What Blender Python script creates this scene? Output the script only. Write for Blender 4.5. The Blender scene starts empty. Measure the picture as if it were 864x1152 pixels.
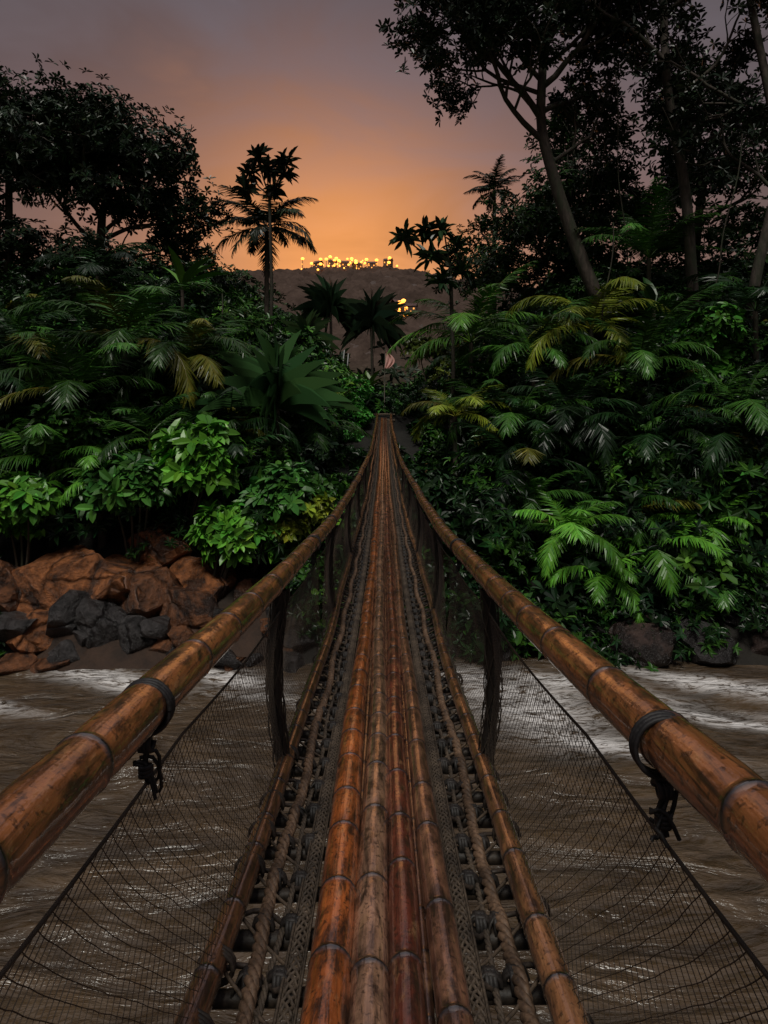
import bpy, bmesh, math, random, time
import numpy as np
from mathutils import Vector
random.seed(7); R=np.random.default_rng(11)
sc=bpy.context.scene
sc.view_settings.view_transform='Standard'; sc.view_settings.look='None'; sc.view_settings.exposure=0

# ---------------------------------------------------------------- helpers
def vnoise(x,y,seed=0):
    x=np.asarray(x,float);y=np.asarray(y,float)
    xi=np.floor(x).astype(np.int64);yi=np.floor(y).astype(np.int64)
    xf=x-xi;yf=y-yi
    def h(a,b):
        n=(a*374761393+b*668265263+seed*974711)&0x7fffffff
        n=((n^(n>>13))*1274126177)&0x7fffffff
        return ((n^(n>>16))&0xffff)/65535.0
    u=xf*xf*(3-2*xf);v=yf*yf*(3-2*yf)
    return (h(xi,yi)*(1-u)+h(xi+1,yi)*u)*(1-v)+(h(xi,yi+1)*(1-u)+h(xi+1,yi+1)*u)*v
def fbm(x,y,o=4,seed=0):
    s=0;a=.5
    for i in range(o):
        s=s+a*(vnoise(x*2**i,y*2**i,seed+i)-.5); a*=.5
    return s
def sstep(t):
    t=np.clip(t,0,1); return t*t*(3-2*t)
def nrm(a):
    return a/np.maximum(np.linalg.norm(a,axis=-1,keepdims=True),1e-9)

class MB:
    def __init__(s): s.V=[];s.F=[];s.C=[];s.n=0
    def add(s,v,f,c):
        v=np.asarray(v,float).reshape(-1,3);f=np.asarray(f,np.int64).reshape(-1,4)
        c=np.asarray(c,float)
        if c.ndim==1: c=np.tile(c,(len(v),1))
        if c.shape[1]==3: c=np.concatenate([c,np.zeros((len(c),1))],1)
        s.V.append(v);s.F.append(f+s.n);s.C.append(c);s.n+=len(v)
    def build(s,name,mat,smooth=True,parent=None):
        V=np.concatenate(s.V);F=np.concatenate(s.F);C=np.concatenate(s.C)
        me=bpy.data.meshes.new(name)
        me.vertices.add(len(V));me.vertices.foreach_set('co',V.astype(np.float32).ravel())
        me.loops.add(F.size);me.loops.foreach_set('vertex_index',F.astype(np.int32).ravel())
        me.polygons.add(len(F));me.polygons.foreach_set('loop_start',np.arange(0,F.size,4,dtype=np.int32))
        me.polygons.foreach_set('loop_total',np.full(len(F),4,dtype=np.int32))
        me.polygons.foreach_set('use_smooth',np.full(len(F),smooth,dtype=bool))
        me.update(calc_edges=True)
        a=me.color_attributes.new('Col','FLOAT_COLOR','POINT')
        a.data.foreach_set('color',C.astype(np.float32).ravel())
        me.materials.append(mat)
        o=bpy.data.objects.new(name,me);sc.collection.objects.link(o)
        if parent: o.parent=parent
        return o
def empty(name,loc=(0,0,0)):
    o=bpy.data.objects.new(name,None);o.location=loc;o.empty_display_size=.3
    sc.collection.objects.link(o);return o

def tube(mb,pts,rad,n=6,col=(.1,.1,.1)):
    pts=np.asarray(pts,float);m=len(pts)
    rad=np.full(m,rad,float) if np.ndim(rad)==0 else np.asarray(rad,float)
    T=nrm(np.gradient(pts,axis=0))
    ref=np.array([0,0,1.]) if abs(T[0][2])<.8 else np.array([1.,0,0])
    U=np.zeros((m,3));u=ref
    for i in range(m):
        u=u-T[i]*np.dot(u,T[i]);l=np.linalg.norm(u)
        if l<1e-6: u=np.array([0,1.,0]);u=u-T[i]*np.dot(u,T[i]);l=np.linalg.norm(u)
        u=u/l;U[i]=u
    W=np.cross(T,U)
    a=np.arange(n)*2*math.pi/n
    v=pts[:,None,:]+rad[:,None,None]*(U[:,None,:]*np.cos(a)[None,:,None]+W[:,None,:]*np.sin(a)[None,:,None])
    i=np.arange(m-1)[:,None]*n;j=np.arange(n)[None,:];j2=(j+1)%n
    f=np.stack([i+j,i+j2,i+n+j2,i+n+j],-1).reshape(-1,4)
    c=np.asarray(col,float)
    if c.ndim==2: c=np.repeat(c,n,axis=0)
    mb.add(v.reshape(-1,3),f,c)

def box(mb,c,s,col,rotz=0):
    v=np.array([[x,y,z] for x in(-.5,.5) for y in(-.5,.5) for z in(-.5,.5)])*np.array(s)
    ca,sa=math.cos(rotz),math.sin(rotz)
    v=np.stack([v[:,0]*ca-v[:,1]*sa,v[:,0]*sa+v[:,1]*ca,v[:,2]],1)+np.array(c)
    f=[[0,1,3,2],[4,6,7,5],[0,4,5,1],[2,3,7,6],[0,2,6,4],[1,5,7,3]]
    mb.add(v,f,col)

# ---------------------------------------------------------------- materials
def newmat(name):
    m=bpy.data.materials.new(name);m.use_nodes=True
    nt=m.node_tree;nt.nodes.clear()
    out=nt.nodes.new('ShaderNodeOutputMaterial')
    p=nt.nodes.new('ShaderNodeBsdfPrincipled');nt.links.new(p.outputs[0],out.inputs[0])
    return m,nt,p,out
def N(nt,t,**k):
    n=nt.nodes.new(t)
    for a,b in k.items(): setattr(n,a,b)
    return n
def noise(nt,scale,vec=None,detail=4,rough=.55,dist=0):
    n=N(nt,'ShaderNodeTexNoise');n.inputs['Scale'].default_value=scale;n.inputs['Detail'].default_value=detail
    n.inputs['Roughness'].default_value=rough;n.inputs['Distortion'].default_value=dist
    if vec: nt.links.new(vec,n.inputs['Vector'])
    return n.outputs['Fac']
def mapping(nt,scale,rot=(0,0,0)):
    tc=N(nt,'ShaderNodeTexCoord');mp=N(nt,'ShaderNodeMapping')
    mp.inputs['Scale'].default_value=scale;mp.inputs['Rotation'].default_value=rot
    nt.links.new(tc.outputs['Object'],mp.inputs['Vector']);return mp.outputs[0]
def ramp(nt,fac,stops):
    r=N(nt,'ShaderNodeValToRGB');nt.links.new(fac,r.inputs[0])
    e=r.color_ramp.elements
    while len(e)<len(stops): e.new(.5)
    for i,(p,c) in enumerate(stops):
        e[i].position=p;e[i].color=(c,c,c,1) if not hasattr(c,'__len__') else (*c,1)
    return r.outputs[0]
def mix(nt,a,b,fac,mode='MIX'):
    n=N(nt,'ShaderNodeMix',data_type='RGBA',blend_type=mode)
    for k,v in ((0,fac),(6,a),(7,b)):
        if hasattr(v,'links') or isinstance(v,bpy.types.NodeSocket): nt.links.new(v,n.inputs[k])
        else: n.inputs[k].default_value=v if k==0 else (*v,1)
    return n.outputs[2]
def math_(nt,op,a,b=0.,c=None):
    n=N(nt,'ShaderNodeMath',operation=op)
    for k,v in enumerate((a,b) if c is None else (a,b,c)):
        if isinstance(v,bpy.types.NodeSocket): nt.links.new(v,n.inputs[k])
        else: n.inputs[k].default_value=v
    return n.outputs[0]
def bump(nt,p,h,strength,dist):
    b=N(nt,'ShaderNodeBump');b.inputs['Strength'].default_value=strength;b.inputs['Distance'].default_value=dist
    nt.links.new(h,b.inputs['Height']);nt.links.new(b.outputs[0],p.inputs['Normal']);return b
def attr(nt):
    a=N(nt,'ShaderNodeAttribute');a.attribute_name='Col';return a

def leaf_mat():
    m,nt,p,out=newmat('leaf');a=attr(nt)
    nt.links.new(a.outputs[0],p.inputs['Base Color']);p.inputs['Roughness'].default_value=.34
    p.inputs['Specular IOR Level'].default_value=.35
    return m
LEAF=leaf_mat()
def bark_mat():
    m,nt,p,o=newmat('bark');a=attr(nt)
    v=mapping(nt,(3,3,1));n=noise(nt,2.5,v,5,.65)
    n2=noise(nt,.9,v,2)
    c=mix(nt,a.outputs[0],ramp(nt,n,[(.3,.35),(.7,1.5)]),1.,'MULTIPLY')
    c=mix(nt,c,(.03,.045,.02),ramp(nt,n2,[(.45,0),(.65,.7)]))
    nt.links.new(c,p.inputs['Base Color']);p.inputs['Roughness'].default_value=.85
    bump(nt,p,n,.6,.05);return m
BARK=bark_mat()
def bamboo_mat():
    m,nt,p,o=newmat('bamboo');a=attr(nt)
    v=mapping(nt,(30,2.2,30));n=noise(nt,1,v,4,.6)
    v2=mapping(nt,(9,3,9));n2=noise(nt,1.6,v2,6,.68,.4)
    v3=mapping(nt,(90,3,90));n3=noise(nt,1,v3,2,.5)
    v4=mapping(nt,(1,1,1));n4=noise(nt,45,v4,3,.6)
    c=mix(nt,a.outputs[0],ramp(nt,n,[(.3,.5),(.7,1.5)]),1.,'MULTIPLY')
    c=mix(nt,c,(.42,.23,.105),ramp(nt,noise(nt,2.3,v2,5,.7),[(.54,0),(.67,.5)]))
    c=mix(nt,c,(.026,.011,.006),ramp(nt,n2,[(.46,0),(.62,.9)]))
    c=mix(nt,c,(.02,.01,.006),ramp(nt,n3,[(.58,0),(.70,.75)]))
    c=mix(nt,c,(.02,.010,.007),ramp(nt,n4,[(.57,0),(.65,.7)]))
    c=mix(nt,c,(.008,.005,.004),a.outputs['Alpha'])
    nt.links.new(c,p.inputs['Base Color'])
    nt.links.new(ramp(nt,n2,[(.3,.25),(.7,.42)]),p.inputs['Roughness'])
    p.inputs['Specular IOR Level'].default_value=.6
    p.inputs['Coat Weight'].default_value=1.;p.inputs['Coat Roughness'].default_value=.05;p.inputs['Coat IOR'].default_value=2.0
    h=math_(nt,'ADD',n3,math_(nt,'MULTIPLY',n4,.8))
    b=bump(nt,p,h,.5,.004)
    b2=N(nt,'ShaderNodeBump');b2.inputs['Strength'].default_value=.45;b2.inputs['Distance'].default_value=.004
    nt.links.new(noise(nt,17,v4,3,.6),b2.inputs['Height']);nt.links.new(b2.outputs[0],p.inputs['Coat Normal'])
    return m
BAMBOO=bamboo_mat()
def rope_mat(name,rough=.6):
    m,nt,p,o=newmat(name);a=attr(nt)
    n=noise(nt,60,mapping(nt,(1,1,1)),3)
    n2=noise(nt,5,mapping(nt,(1,1,1)),2)
    c=mix(nt,a.outputs[0],ramp(nt,n,[(.3,.45),(.7,1.5)]),1.,'MULTIPLY')
    c=mix(nt,c,ramp(nt,n2,[(.35,.5),(.65,1.3)]),1.,'MULTIPLY')
    nt.links.new(c,p.inputs['Base Color']);p.inputs['Roughness'].default_value=rough
    bump(nt,p,n,.5,.004);return m
ROPE=rope_mat('rope')
def net_mat():
    m,nt,p,o=newmat('net_cord');a=attr(nt)
    n=noise(nt,3,mapping(nt,(1,1,1)),2)
    c=mix(nt,a.outputs[0],ramp(nt,n,[(.35,.4),(.65,1.4)]),1.,'MULTIPLY')
    nt.links.new(c,p.inputs['Base Color']);p.inputs['Roughness'].default_value=.6
    return m
NET=net_mat()
def rock_mat():
    m,nt,p,o=newmat('rock');a=attr(nt)
    v=mapping(nt,(1,1,1));n=noise(nt,.9,v,6,.65,.6);n2=noise(nt,4,v,7,.7)
    vo=N(nt,'ShaderNodeTexVoronoi',feature='DISTANCE_TO_EDGE');vo.inputs['Scale'].default_value=.9
    nd=N(nt,'ShaderNodeTexNoise');nd.inputs['Scale'].default_value=1.5;nt.links.new(v,nd.inputs['Vector'])
    nt.links.new(mix(nt,v,nd.outputs['Color'],.35),vo.inputs['Vector'])
    cr=ramp(nt,vo.outputs['Distance'],[(0,0),(.06,1)])
    c=mix(nt,a.outputs[0],ramp(nt,n2,[(.3,.3),(.7,1.6)]),1.,'MULTIPLY')
    c=mix(nt,c,(.018,.016,.016),ramp(nt,n,[(.47,0),(.58,.85)]))
    c=mix(nt,c,ramp(nt,cr,[(0,.35),(1,1)]),1.,'MULTIPLY')
    nt.links.new(c,p.inputs['Base Color'])
    nt.links.new(ramp(nt,n,[(.35,.45),(.65,.18)]),p.inputs['Roughness'])
    h=math_(nt,'ADD',math_(nt,'ADD',n,n2),math_(nt,'MULTIPLY',cr,.5))
    bump(nt,p,h,.9,.22);return m
ROCK=rock_mat()
def ground_mat():
    m,nt,p,o=newmat('ground_soil');a=attr(nt)
    n=noise(nt,1.5,mapping(nt,(1,1,1)),6,.65)
    c=mix(nt,a.outputs[0],ramp(nt,n,[(.3,.4),(.7,1.5)]),1.,'MULTIPLY')
    nt.links.new(c,p.inputs['Base Color']);p.inputs['Roughness'].default_value=.8
    bump(nt,p,n,.8,.2);return m
def canopy_mat():
    m,nt,p,o=newmat('distant_canopy');a=attr(nt)
    n=noise(nt,.35,mapping(nt,(1,1,1)),5,.65)
    c=mix(nt,a.outputs[0],ramp(nt,n,[(.3,.75),(.7,1.2)]),1.,'MULTIPLY')
    nt.links.new(c,p.inputs['Base Color']);p.inputs['Roughness'].default_value=1.
    p.inputs['Specular IOR Level'].default_value=0.
    return m
def water_mat():
    m,nt,p,o=newmat('muddy_water')
    v=mapping(nt,(.45,1.5,1),(0,0,math.radians(-14)))
    n=noise(nt,.9,v,5,.58,1.4);n2=noise(nt,4.0,v,3,.5,.8)
    c=mix(nt,(.042,.026,.013),(.11,.070,.037),ramp(nt,n,[(.35,0),(.65,1)]))
    a=attr(nt)
    fo=ramp(nt,noise(nt,2.4,mapping(nt,(.5,1.7,1),(0,0,math.radians(-22))),8,.8,1.8),[(.42,0),(.53,1)])
    f=math_(nt,'MULTIPLY',fo,a.outputs['Alpha'])
    c=mix(nt,c,(.85,.82,.80),f)
    nt.links.new(c,p.inputs['Base Color'])
    nt.links.new(math_(nt,'MULTIPLY_ADD',f,.5,.20),p.inputs['Roughness'])
    p.inputs['Specular IOR Level'].default_value=.4
    h=math_(nt,'ADD',n,math_(nt,'MULTIPLY',n2,.2))
    bump(nt,p,h,.7,.4);return m
def plain(name,col,rough=.6,metal=0,emit=None,es=0):
    m,nt,p,o=newmat(name)
    n=noise(nt,8,mapping(nt,(1,1,1)),5)
    c=mix(nt,tuple(x*.7 for x in col),tuple(min(1,x*1.25) for x in col),n)
    nt.links.new(c,p.inputs['Base Color']);p.inputs['Roughness'].default_value=rough;p.inputs['Metallic'].default_value=metal
    if emit: p.inputs['Emission Color'].default_value=(*emit,1);p.inputs['Emission Strength'].default_value=es
    return m

# ---------------------------------------------------------------- terrain
CZ=8.0
def H(x,y):
    x=np.asarray(x,float);y=np.asarray(y,float)
    shore=19.3+.5*np.sin(x*.35)+.3*np.sin(x*.9+1)-.5*sstep((-x-3)/5)
    s=y-shore
    b=np.where(s<0,np.maximum(-2.,s*.5),np.interp(s,[0,1,3,8,15,30,45,80,140],[0,1.0,2.0,4.0,6.95,7.6,7.2,2,0]))
    e=sstep((np.abs(x)-2.2)/12)*np.interp(s,[0,2,6,12,22,40,110,200],[0,.6,2.6,4.5,6.5,8,8,0])
    hill=np.interp(y,[220,380,600,650,900,1500],[0,30,128,131,100,40])*(1+.10*fbm(x*.006+3,y*.002,3,5)*2)-(.09*np.maximum(x+5,0)+.03*np.maximum(-x-90,0))*np.interp(y,[350,600],[0,1])
    far=b+e+np.maximum(hill,0)+np.where(s>1,fbm(x*.4,y*.4,4,2)*1.2,0)+np.where(y>250,fbm(x*.03,y*.03,3,9)*9,0)
    nb=2.-y
    near=np.where(nb<0,-9,np.interp(nb,[0,6,20,80],[0,6.9,9,12])+fbm(x*.4,y*.4,3,4))
    return np.where(y>10,far,np.maximum(near,-2.))
def grid_mesh(xs,ys,zf,colf,name,mat):
    X,Y=np.meshgrid(xs,ys);Z=zf(X,Y);nx=len(xs);ny=len(ys)
    v=np.stack([X,Y,Z],-1).reshape(-1,3)
    i=np.arange(ny-1)[:,None]*nx;j=np.arange(nx-1)[None,:]
    f=np.stack([i+j,i+j+1,i+nx+j+1,i+nx+j],-1).reshape(-1,4)
    mb=MB();mb.add(v,f,colf(v));return mb.build(name,mat)
xs=np.sinh(np.linspace(-4,4,261))/math.sinh(4)*1200
ys=np.concatenate([np.linspace(-120,0,50),np.linspace(.5,70,150),np.linspace(72,1600,260)])
HAZ=np.array([.080,.056,.046])  # aerial haze put into the surface colour of far ground and forest
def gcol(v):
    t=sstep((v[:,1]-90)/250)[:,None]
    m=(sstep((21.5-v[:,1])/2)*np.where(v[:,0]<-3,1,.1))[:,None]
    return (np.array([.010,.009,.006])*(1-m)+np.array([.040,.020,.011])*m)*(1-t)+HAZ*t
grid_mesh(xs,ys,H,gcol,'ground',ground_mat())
def cz(X,Y):
    l=np.abs(fbm(X*.11,Y*.11,2,41))*2.+np.abs(fbm(X*.27+9,Y*.27,2,47))
    return H(X,Y)+5.5-9*l*np.interp(Y,[90,400],[.5,1.2])
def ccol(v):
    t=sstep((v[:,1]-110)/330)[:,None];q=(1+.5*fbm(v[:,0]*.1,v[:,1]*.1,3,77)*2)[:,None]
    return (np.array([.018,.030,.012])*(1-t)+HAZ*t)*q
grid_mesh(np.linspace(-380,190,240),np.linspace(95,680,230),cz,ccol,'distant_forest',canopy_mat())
# river
wx=np.concatenate([np.linspace(-900,-31,20),np.linspace(-30,30,340),np.linspace(31,900,20)])
wy=np.linspace(0,24,200)
def wz(X,Y):
    d=np.where(np.abs(X)<31,1,0)
    return d*(fbm(X*.45+Y*.25,Y*1.0-X*.1,4,21)*.46)
foam=[(3.6,16.4,1.5,1.5,1.),(2.4,18.1,1.2,.6,1.),(5.4,17.4,2.2,.6,1.),(-8.0,18.0,1.9,.5,1.),(-4.7,18.0,1.7,.5,1.),(10,17.3,3.0,.5,1.),(9.,15.4,3,.35,.8),(13,14.6,3,.4,.8),(-3,16.5,2,.25,.5),(5.,14.6,2.0,.45,.8),(-11,16.6,2,.25,.6)]
def wcol(v):
    f=np.zeros(len(v))
    for a,b,c,d,e in foam: f=np.maximum(f,e*np.exp(-((v[:,0]-a)/c)**2-((v[:,1]-b+.35*(v[:,0]-a))/d)**2))
    return np.stack([f*0,f*0,f*0,np.clip(f*1.3,.03,1)],1)
grid_mesh(wx,wy,wz,wcol,'river_water',water_mat())

# ---------------------------------------------------------------- bridge
bridge=empty('bamboo_suspension_bridge')
def dz(y): return 5.2+.00507*(y-15)**2
def wf(y): return 1-.4*sstep((np.asarray(y,float)-9)/26)
def rh(y): return np.interp(y,[-4,12,20,28,34],[1.1,1.08,.85,.5,.22])
Y0,Y1=-3.6,34.
def bamboo(mb,xf,zf,r,col,cv=.25,sp=.36,seed=0,n=14,wob=.012,ring=1.):
    g=np.random.default_rng(seed)
    nodes=[Y0+g.uniform(0,.3)]
    while nodes[-1]<Y1: nodes.append(nodes[-1]+sp*g.uniform(.7,1.3))
    nodes=np.array(nodes)
    st=[np.arange(Y0,8,.06),np.arange(8,Y1,.2)]
    nn=nodes[nodes<18]
    for o in(-.022,-.010,-.004,0,.004,.010,.022): st.append(nn+o)
    st=np.unique(np.clip(np.concatenate(st),Y0,Y1))
    dn=np.min(np.abs(st[:,None]-nodes[None,:]),1)
    rad=r*(1+.09*ring*np.exp(-(dn/.009)**2)-.05*np.exp(-(dn/.03)**2))
    piece=np.floor((st+g.uniform(0,6))/6.3).astype(int)
    pr=g.uniform(-1,1,(40,))
    rad=rad*(1+.06*pr[piece%40])
    x=xf(st)+wob*np.sin(st*.55+g.uniform(0,6))+wob*.5*np.sin(st*1.7+g.uniform(0,6))
    z=zf(st)+wob*.6*np.sin(st*.8+g.uniform(0,6))
    seg=np.searchsorted(nodes,st);sr=g.uniform(-1,1,len(nodes)+2)[seg]
    c=np.array(col)[None,:]*(1+cv*sr*.6+cv*pr[piece%40])[:,None]
    al=np.clip(.95*np.exp(-(dn/.007)**2)+.4*np.exp(-(dn/.03)**2),0,1)
    al=np.where(st>18,.12,al)
    tube(mb,np.stack([x,st,z],1),rad,n,np.concatenate([c,al[:,None]],1))
mb=MB()
for x,r,c,s in[(-.19,.074,(.40,.105,.026),1),(-.052,.070,(.33,.18,.112),2),(.082,.062,(.145,.034,.019),3),(.205,.060,(.23,.105,.062),4)]:
    bamboo(mb,lambda y,x=x:x*wf(y),lambda y:dz(y),r,c,seed=s,sp=.42,n=18)
for x,r,c,s in[(-.121,.022,(.10,.05,.025),31),(.016,.022,(.10,.04,.025),32),(.145,.022,(.08,.035,.02),33)]:
    bamboo(mb,lambda y,x=x:x*wf(y),lambda y:dz(y)-.03,r,c,seed=s,sp=.3,n=8,wob=.003)
mb.build('deck_bamboo_poles',BAMBOO,parent=bridge)
mb=MB()
for x,s in((-.585,5),(.585,6)):
    bamboo(mb,lambda y,x=x:x*wf(y),lambda y:dz(y)+.02,.052,(.24,.105,.045),seed=s,sp=.34,wob=.018,cv=.35)
mb.build('edge_bamboo_poles',BAMBOO,parent=bridge)
mb=MB()
for sg,s in((-1,7),(1,8)):
    bamboo(mb,lambda y,sg=sg:sg*.62*wf(y),lambda y:dz(y)+rh(y),.064,(.33,.118,.040),seed=s,sp=.42,wob=.012,cv=.22,n=22)
mb.build('handrail_bamboo',BAMBOO,parent=bridge)
# cross bars
mb=MB();yb=np.arange(Y0+.1,Y1,.27)
for y in yb:
    w=.66*wf(y);x=np.linspace(-w,w,9)
    j=R.uniform(-.02,.02)
    tube(mb,np.stack([x,y+j+R.uniform(-.02,.02)*x/w,dz(y)-.095+x*0-.01*np.abs(x)],1),.026+R.uniform(0,.010),7,(.026,.018,.012))
mb.build('cross_bars',ROPE,parent=bridge)
# ropes
RC=(.13,.078,.046)
def rope(mb,xf,zf,R0,col,ya=Y0,yb_=13,pitch=.13,ns=3):
    st=np.arange(ya,yb_,.02)
    for k in range(ns):
        a=2*math.pi*(st/pitch+k/ns)
        tube(mb,np.stack([xf(st)+R0*.55*np.cos(a),st,zf(st)+R0*.55*np.sin(a)],1),R0*.56,6,col)
    st=np.arange(yb_,Y1,.4);tube(mb,np.stack([xf(st),st,zf(st)],1),R0,6,col)
mb=MB()
rope(mb,lambda y:-.465*wf(y)+.014*np.sin(y*4),lambda y:dz(y)-.045+.010*np.cos(y*23.3),.028,RC)
rope(mb,lambda y:.455*wf(y)+.014*np.sin(y*3.4+1),lambda y:dz(y)-.045+.010*np.cos(y*23.3),.028,RC)
rope(mb,lambda y:.39*wf(y)+.010*np.sin(y*5+1),lambda y:dz(y)-.06,.013,(.07,.052,.036),pitch=.09)
rope(mb,lambda y:-.40*wf(y)+.010*np.sin(y*5+1),lambda y:dz(y)-.06,.013,(.07,.052,.036),pitch=.09)
mb.build('twisted_ropes',ROPE,parent=bridge)
mb=MB();st=np.arange(Y0,14,.025)
for cx in(-.315,.305):
    for k in range(5):
        ph=k*2*math.pi/5
        a=2*math.pi*st/.20+ph
        tube(mb,np.stack([cx*wf(st)+.026*np.sin(a),st,dz(st)-.03+.009*np.cos(2*a)],1),.0065,4,(.075,.055,.038))
    for e in(-.032,.032):
        tube(mb,np.stack([cx*wf(st)+e,st,dz(st)-.03+0*st],1),.006,4,(.07,.052,.036))
    s2=np.arange(14,Y1,.5);tube(mb,np.stack([cx*wf(s2),s2,dz(s2)-.03],1),.028,6,(.06,.045,.03))
mb.build('woven_strips',ROPE,parent=bridge)
# knots and lashings
mb=MB()
def coil(c,axis,r,turns,w,tr,col,n=10):
    t=np.linspace(0,1,int(turns*n)+1);a=t*turns*2*math.pi
    off=(t-.5)*w
    if axis=='y': p=np.stack([r*np.cos(a),off,r*np.sin(a)],1)
    elif axis=='x': p=np.stack([off,r*np.cos(a),r*np.sin(a)],1)
    else: p=np.stack([r*np.cos(a),r*np.sin(a),off],1)
    tube(mb,p+np.array(c),tr,5,col)
for y in yb[yb<12]:
    k=wf(y)
    for x in(-.465,.455,-.36,.37):
        c=(x*k+R.uniform(-.01,.01),y+R.uniform(-.01,.01),dz(y)-.06)
        coil(c,'x',.036,2.6,.035,.011,(.016,.013,.011))
        coil(c,'y',.038,1.8,.03,.010,(.02,.015,.012))
        if R.random()<.6:
            a=R.uniform(0,6.28);t=np.linspace(0,1,6)
            p=np.stack([c[0]+.07*t*math.cos(a),c[1]+.07*t*math.sin(a),c[2]+.02+.03*np.sin(t*3)-.06*t*t],1)
            tube(mb,p,.006,5,(.02,.016,.012))
    for x in(-.585,.585):
        if R.random()<.4: coil((x*k,y,dz(y)-.01),'y',.062,2.3,.03,.008,(.03,.022,.016),12)
        s=1 if x<0 else -1;t=np.linspace(0,1,7)
        p=np.stack([(x+s*(.02+.24*t))*k,y+.06*np.sin(t*5)+R.uniform(-.05,.05)*t,dz(y)-.02-.05*np.sin(t*3.1)],1)
        tube(mb,p,.010,5,(.04,.028,.02))
        t=np.linspace(0,1,7)
        p=np.stack([(x+s*(.02+.28*(1-t)))*k,y+.27*t,dz(y)-.05-.02*np.sin(t*3.1)],1)
        tube(mb,p,.007,5,(.08,.055,.035))
mb.build('knots_and_lashings',ROPE,parent=bridge)
# rail clamps with hanging ties
mb=MB()
for sg,y00 in((-1,1.62),(1,1.38)):
    y=y00-3.8
    while y<20:
        x=sg*.62*wf(y);z=dz(y)+rh(y)
        for o in(-.012,0,.012): coil((x,y+o,z),'y',.067,1.05,.004,.006,(.014,.012,.013),26)
        tube(mb,[(x-.0,y,z-.06),(x+.004,y,z-.10),(x-.006,y+.01,z-.15),(x+.006,y,z-.20)],.008,6,(.012,.01,.01))
        coil((x,y,z-.095),'x',.016,3,.03,.008,(.012,.01,.01))
        coil((x,y,z-.165),'z',.014,3,.03,.007,(.012,.01,.01))
        for q in range(4):
            a=R.uniform(0,6.28);t=np.linspace(0,1,7);l=R.uniform(.04,.12)
            p=np.stack([x+.03*np.sin(t*3+a),y+.05*t*math.cos(a),z-.12-l*t+.02*np.sin(t*6+a)],1)
            tube(mb,p,.005,5,(.014,.012,.01))
        y+=1.85 if y>3 else 3.8
mb.build('rail_clamps_and_ties',ROPE,parent=bridge)
# nets
def netpos(sg,y,v):
    k=wf(y);top=dz(y)+rh(y)*.835-.0;bot=dz(y)+.04
    z=bot+(top-bot)*v
    x=sg*((.585+(.03)*v)*k+.05*np.sin(math.pi*v)*(1+.5*np.sin(y*1.7)))
    z=z-.03*v*np.sin(np.minimum(np.mod(y,1.9)/1.9,1)*math.pi)
    return np.stack([x,y,z],-1)
def net(mb,ya,yb_,c,rows,w):
    n=int((yb_-ya)/c)
    for sg in(-1,1):
        for d in(1,-1):
            K,I=np.meshgrid(np.arange(n),np.arange(rows),indexing='ij')
            def pos(K,I):
                y=ya+(K+d*I/2.)*c
                y=y+.35*c*fbm(y*3+sg*9,I*.35,2,31)
                return netpos(sg,np.clip(y,ya-.8,yb_),I/rows)
            A=pos(K,I).reshape(-1,3);B=pos(K,I+1).reshape(-1,3)
            T=nrm(B-A);U=nrm(np.cross(T,[1,0,0]));W=np.cross(T,U);m=len(A)
            v=[]
            for P in(A,B):
                for a in(0,2.1,4.2): v.append(P+w*(U*math.cos(a)+W*math.sin(a)))
            v=np.stack(v,1).reshape(-1,3)
            b=np.arange(m)[:,None]*6
            f=np.concatenate([b+np.array([[0,1,4,3]]),b+np.array([[1,2,5,4]]),b+np.array([[2,0,3,5]])])
            mb.add(v,f,(.07,.048,.03))
mb=MB()
net(mb,-1.,6,.05,34,.0013)
net(mb,6,14,.09,18,.0022)
net(mb,14,33.6,.20,7,.0040)
st=np.arange(-1.5,33.8,.05)
for sg in(-1,1):
    tube(mb,netpos(sg,st,1.+0*st),.005,5,(.05,.036,.024))
    tube(mb,netpos(sg,st,.02+0*st),.006,5,(.06,.045,.03))
mb.build('side_netting',NET,parent=bridge)
# gathered net posts
mb=MB()
for y in np.arange(3.7,33,3.6):
    for sg in(-1,1):
        t=np.linspace(0,1,26);c0=netpos(sg,np.full(26,y),t);c0[:,2]=dz(y)-.1+(rh(y)+.04)*t
        tube(mb,c0,.040*wf(y),8,(.014,.011,.008))
        for k in range(11):
            a=k*.6+6*t*(1 if k%2 else -1);r=(.050+.006*np.sin(t*20+k))*wf(y)
            p=c0+np.stack([r*np.cos(a),r*np.sin(a),0*a],1)
            tube(mb,p,.004,4,(.035,.026,.018))
mb.build('gathered_net_posts',ROPE,parent=bridge)
# end frame
mb=MB()
for x in(-.42,.42):
    tube(mb,[(x,34.05,4.5),(x,34.05,6.2),(x,34.05,7.32)],.07,8,(.10,.07,.05))
tube(mb,[(-.6,34.08,7.22),(0,34.08,7.24),(.6,34.08,7.22)],.05,8,(.12,.09,.06))
tube(mb,[(-.6,34.0,6.9),(0,34.0,6.9),(.6,34.0,6.9)],.09,8,(.12,.09,.06))
for x in(-.6,.6):
    tube(mb,[(x,-3.8,5.),(x,-3.8,8.2)],.08,8,(.10,.07,.05))
mb.build('end_frames',BARK,parent=bridge)

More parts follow.
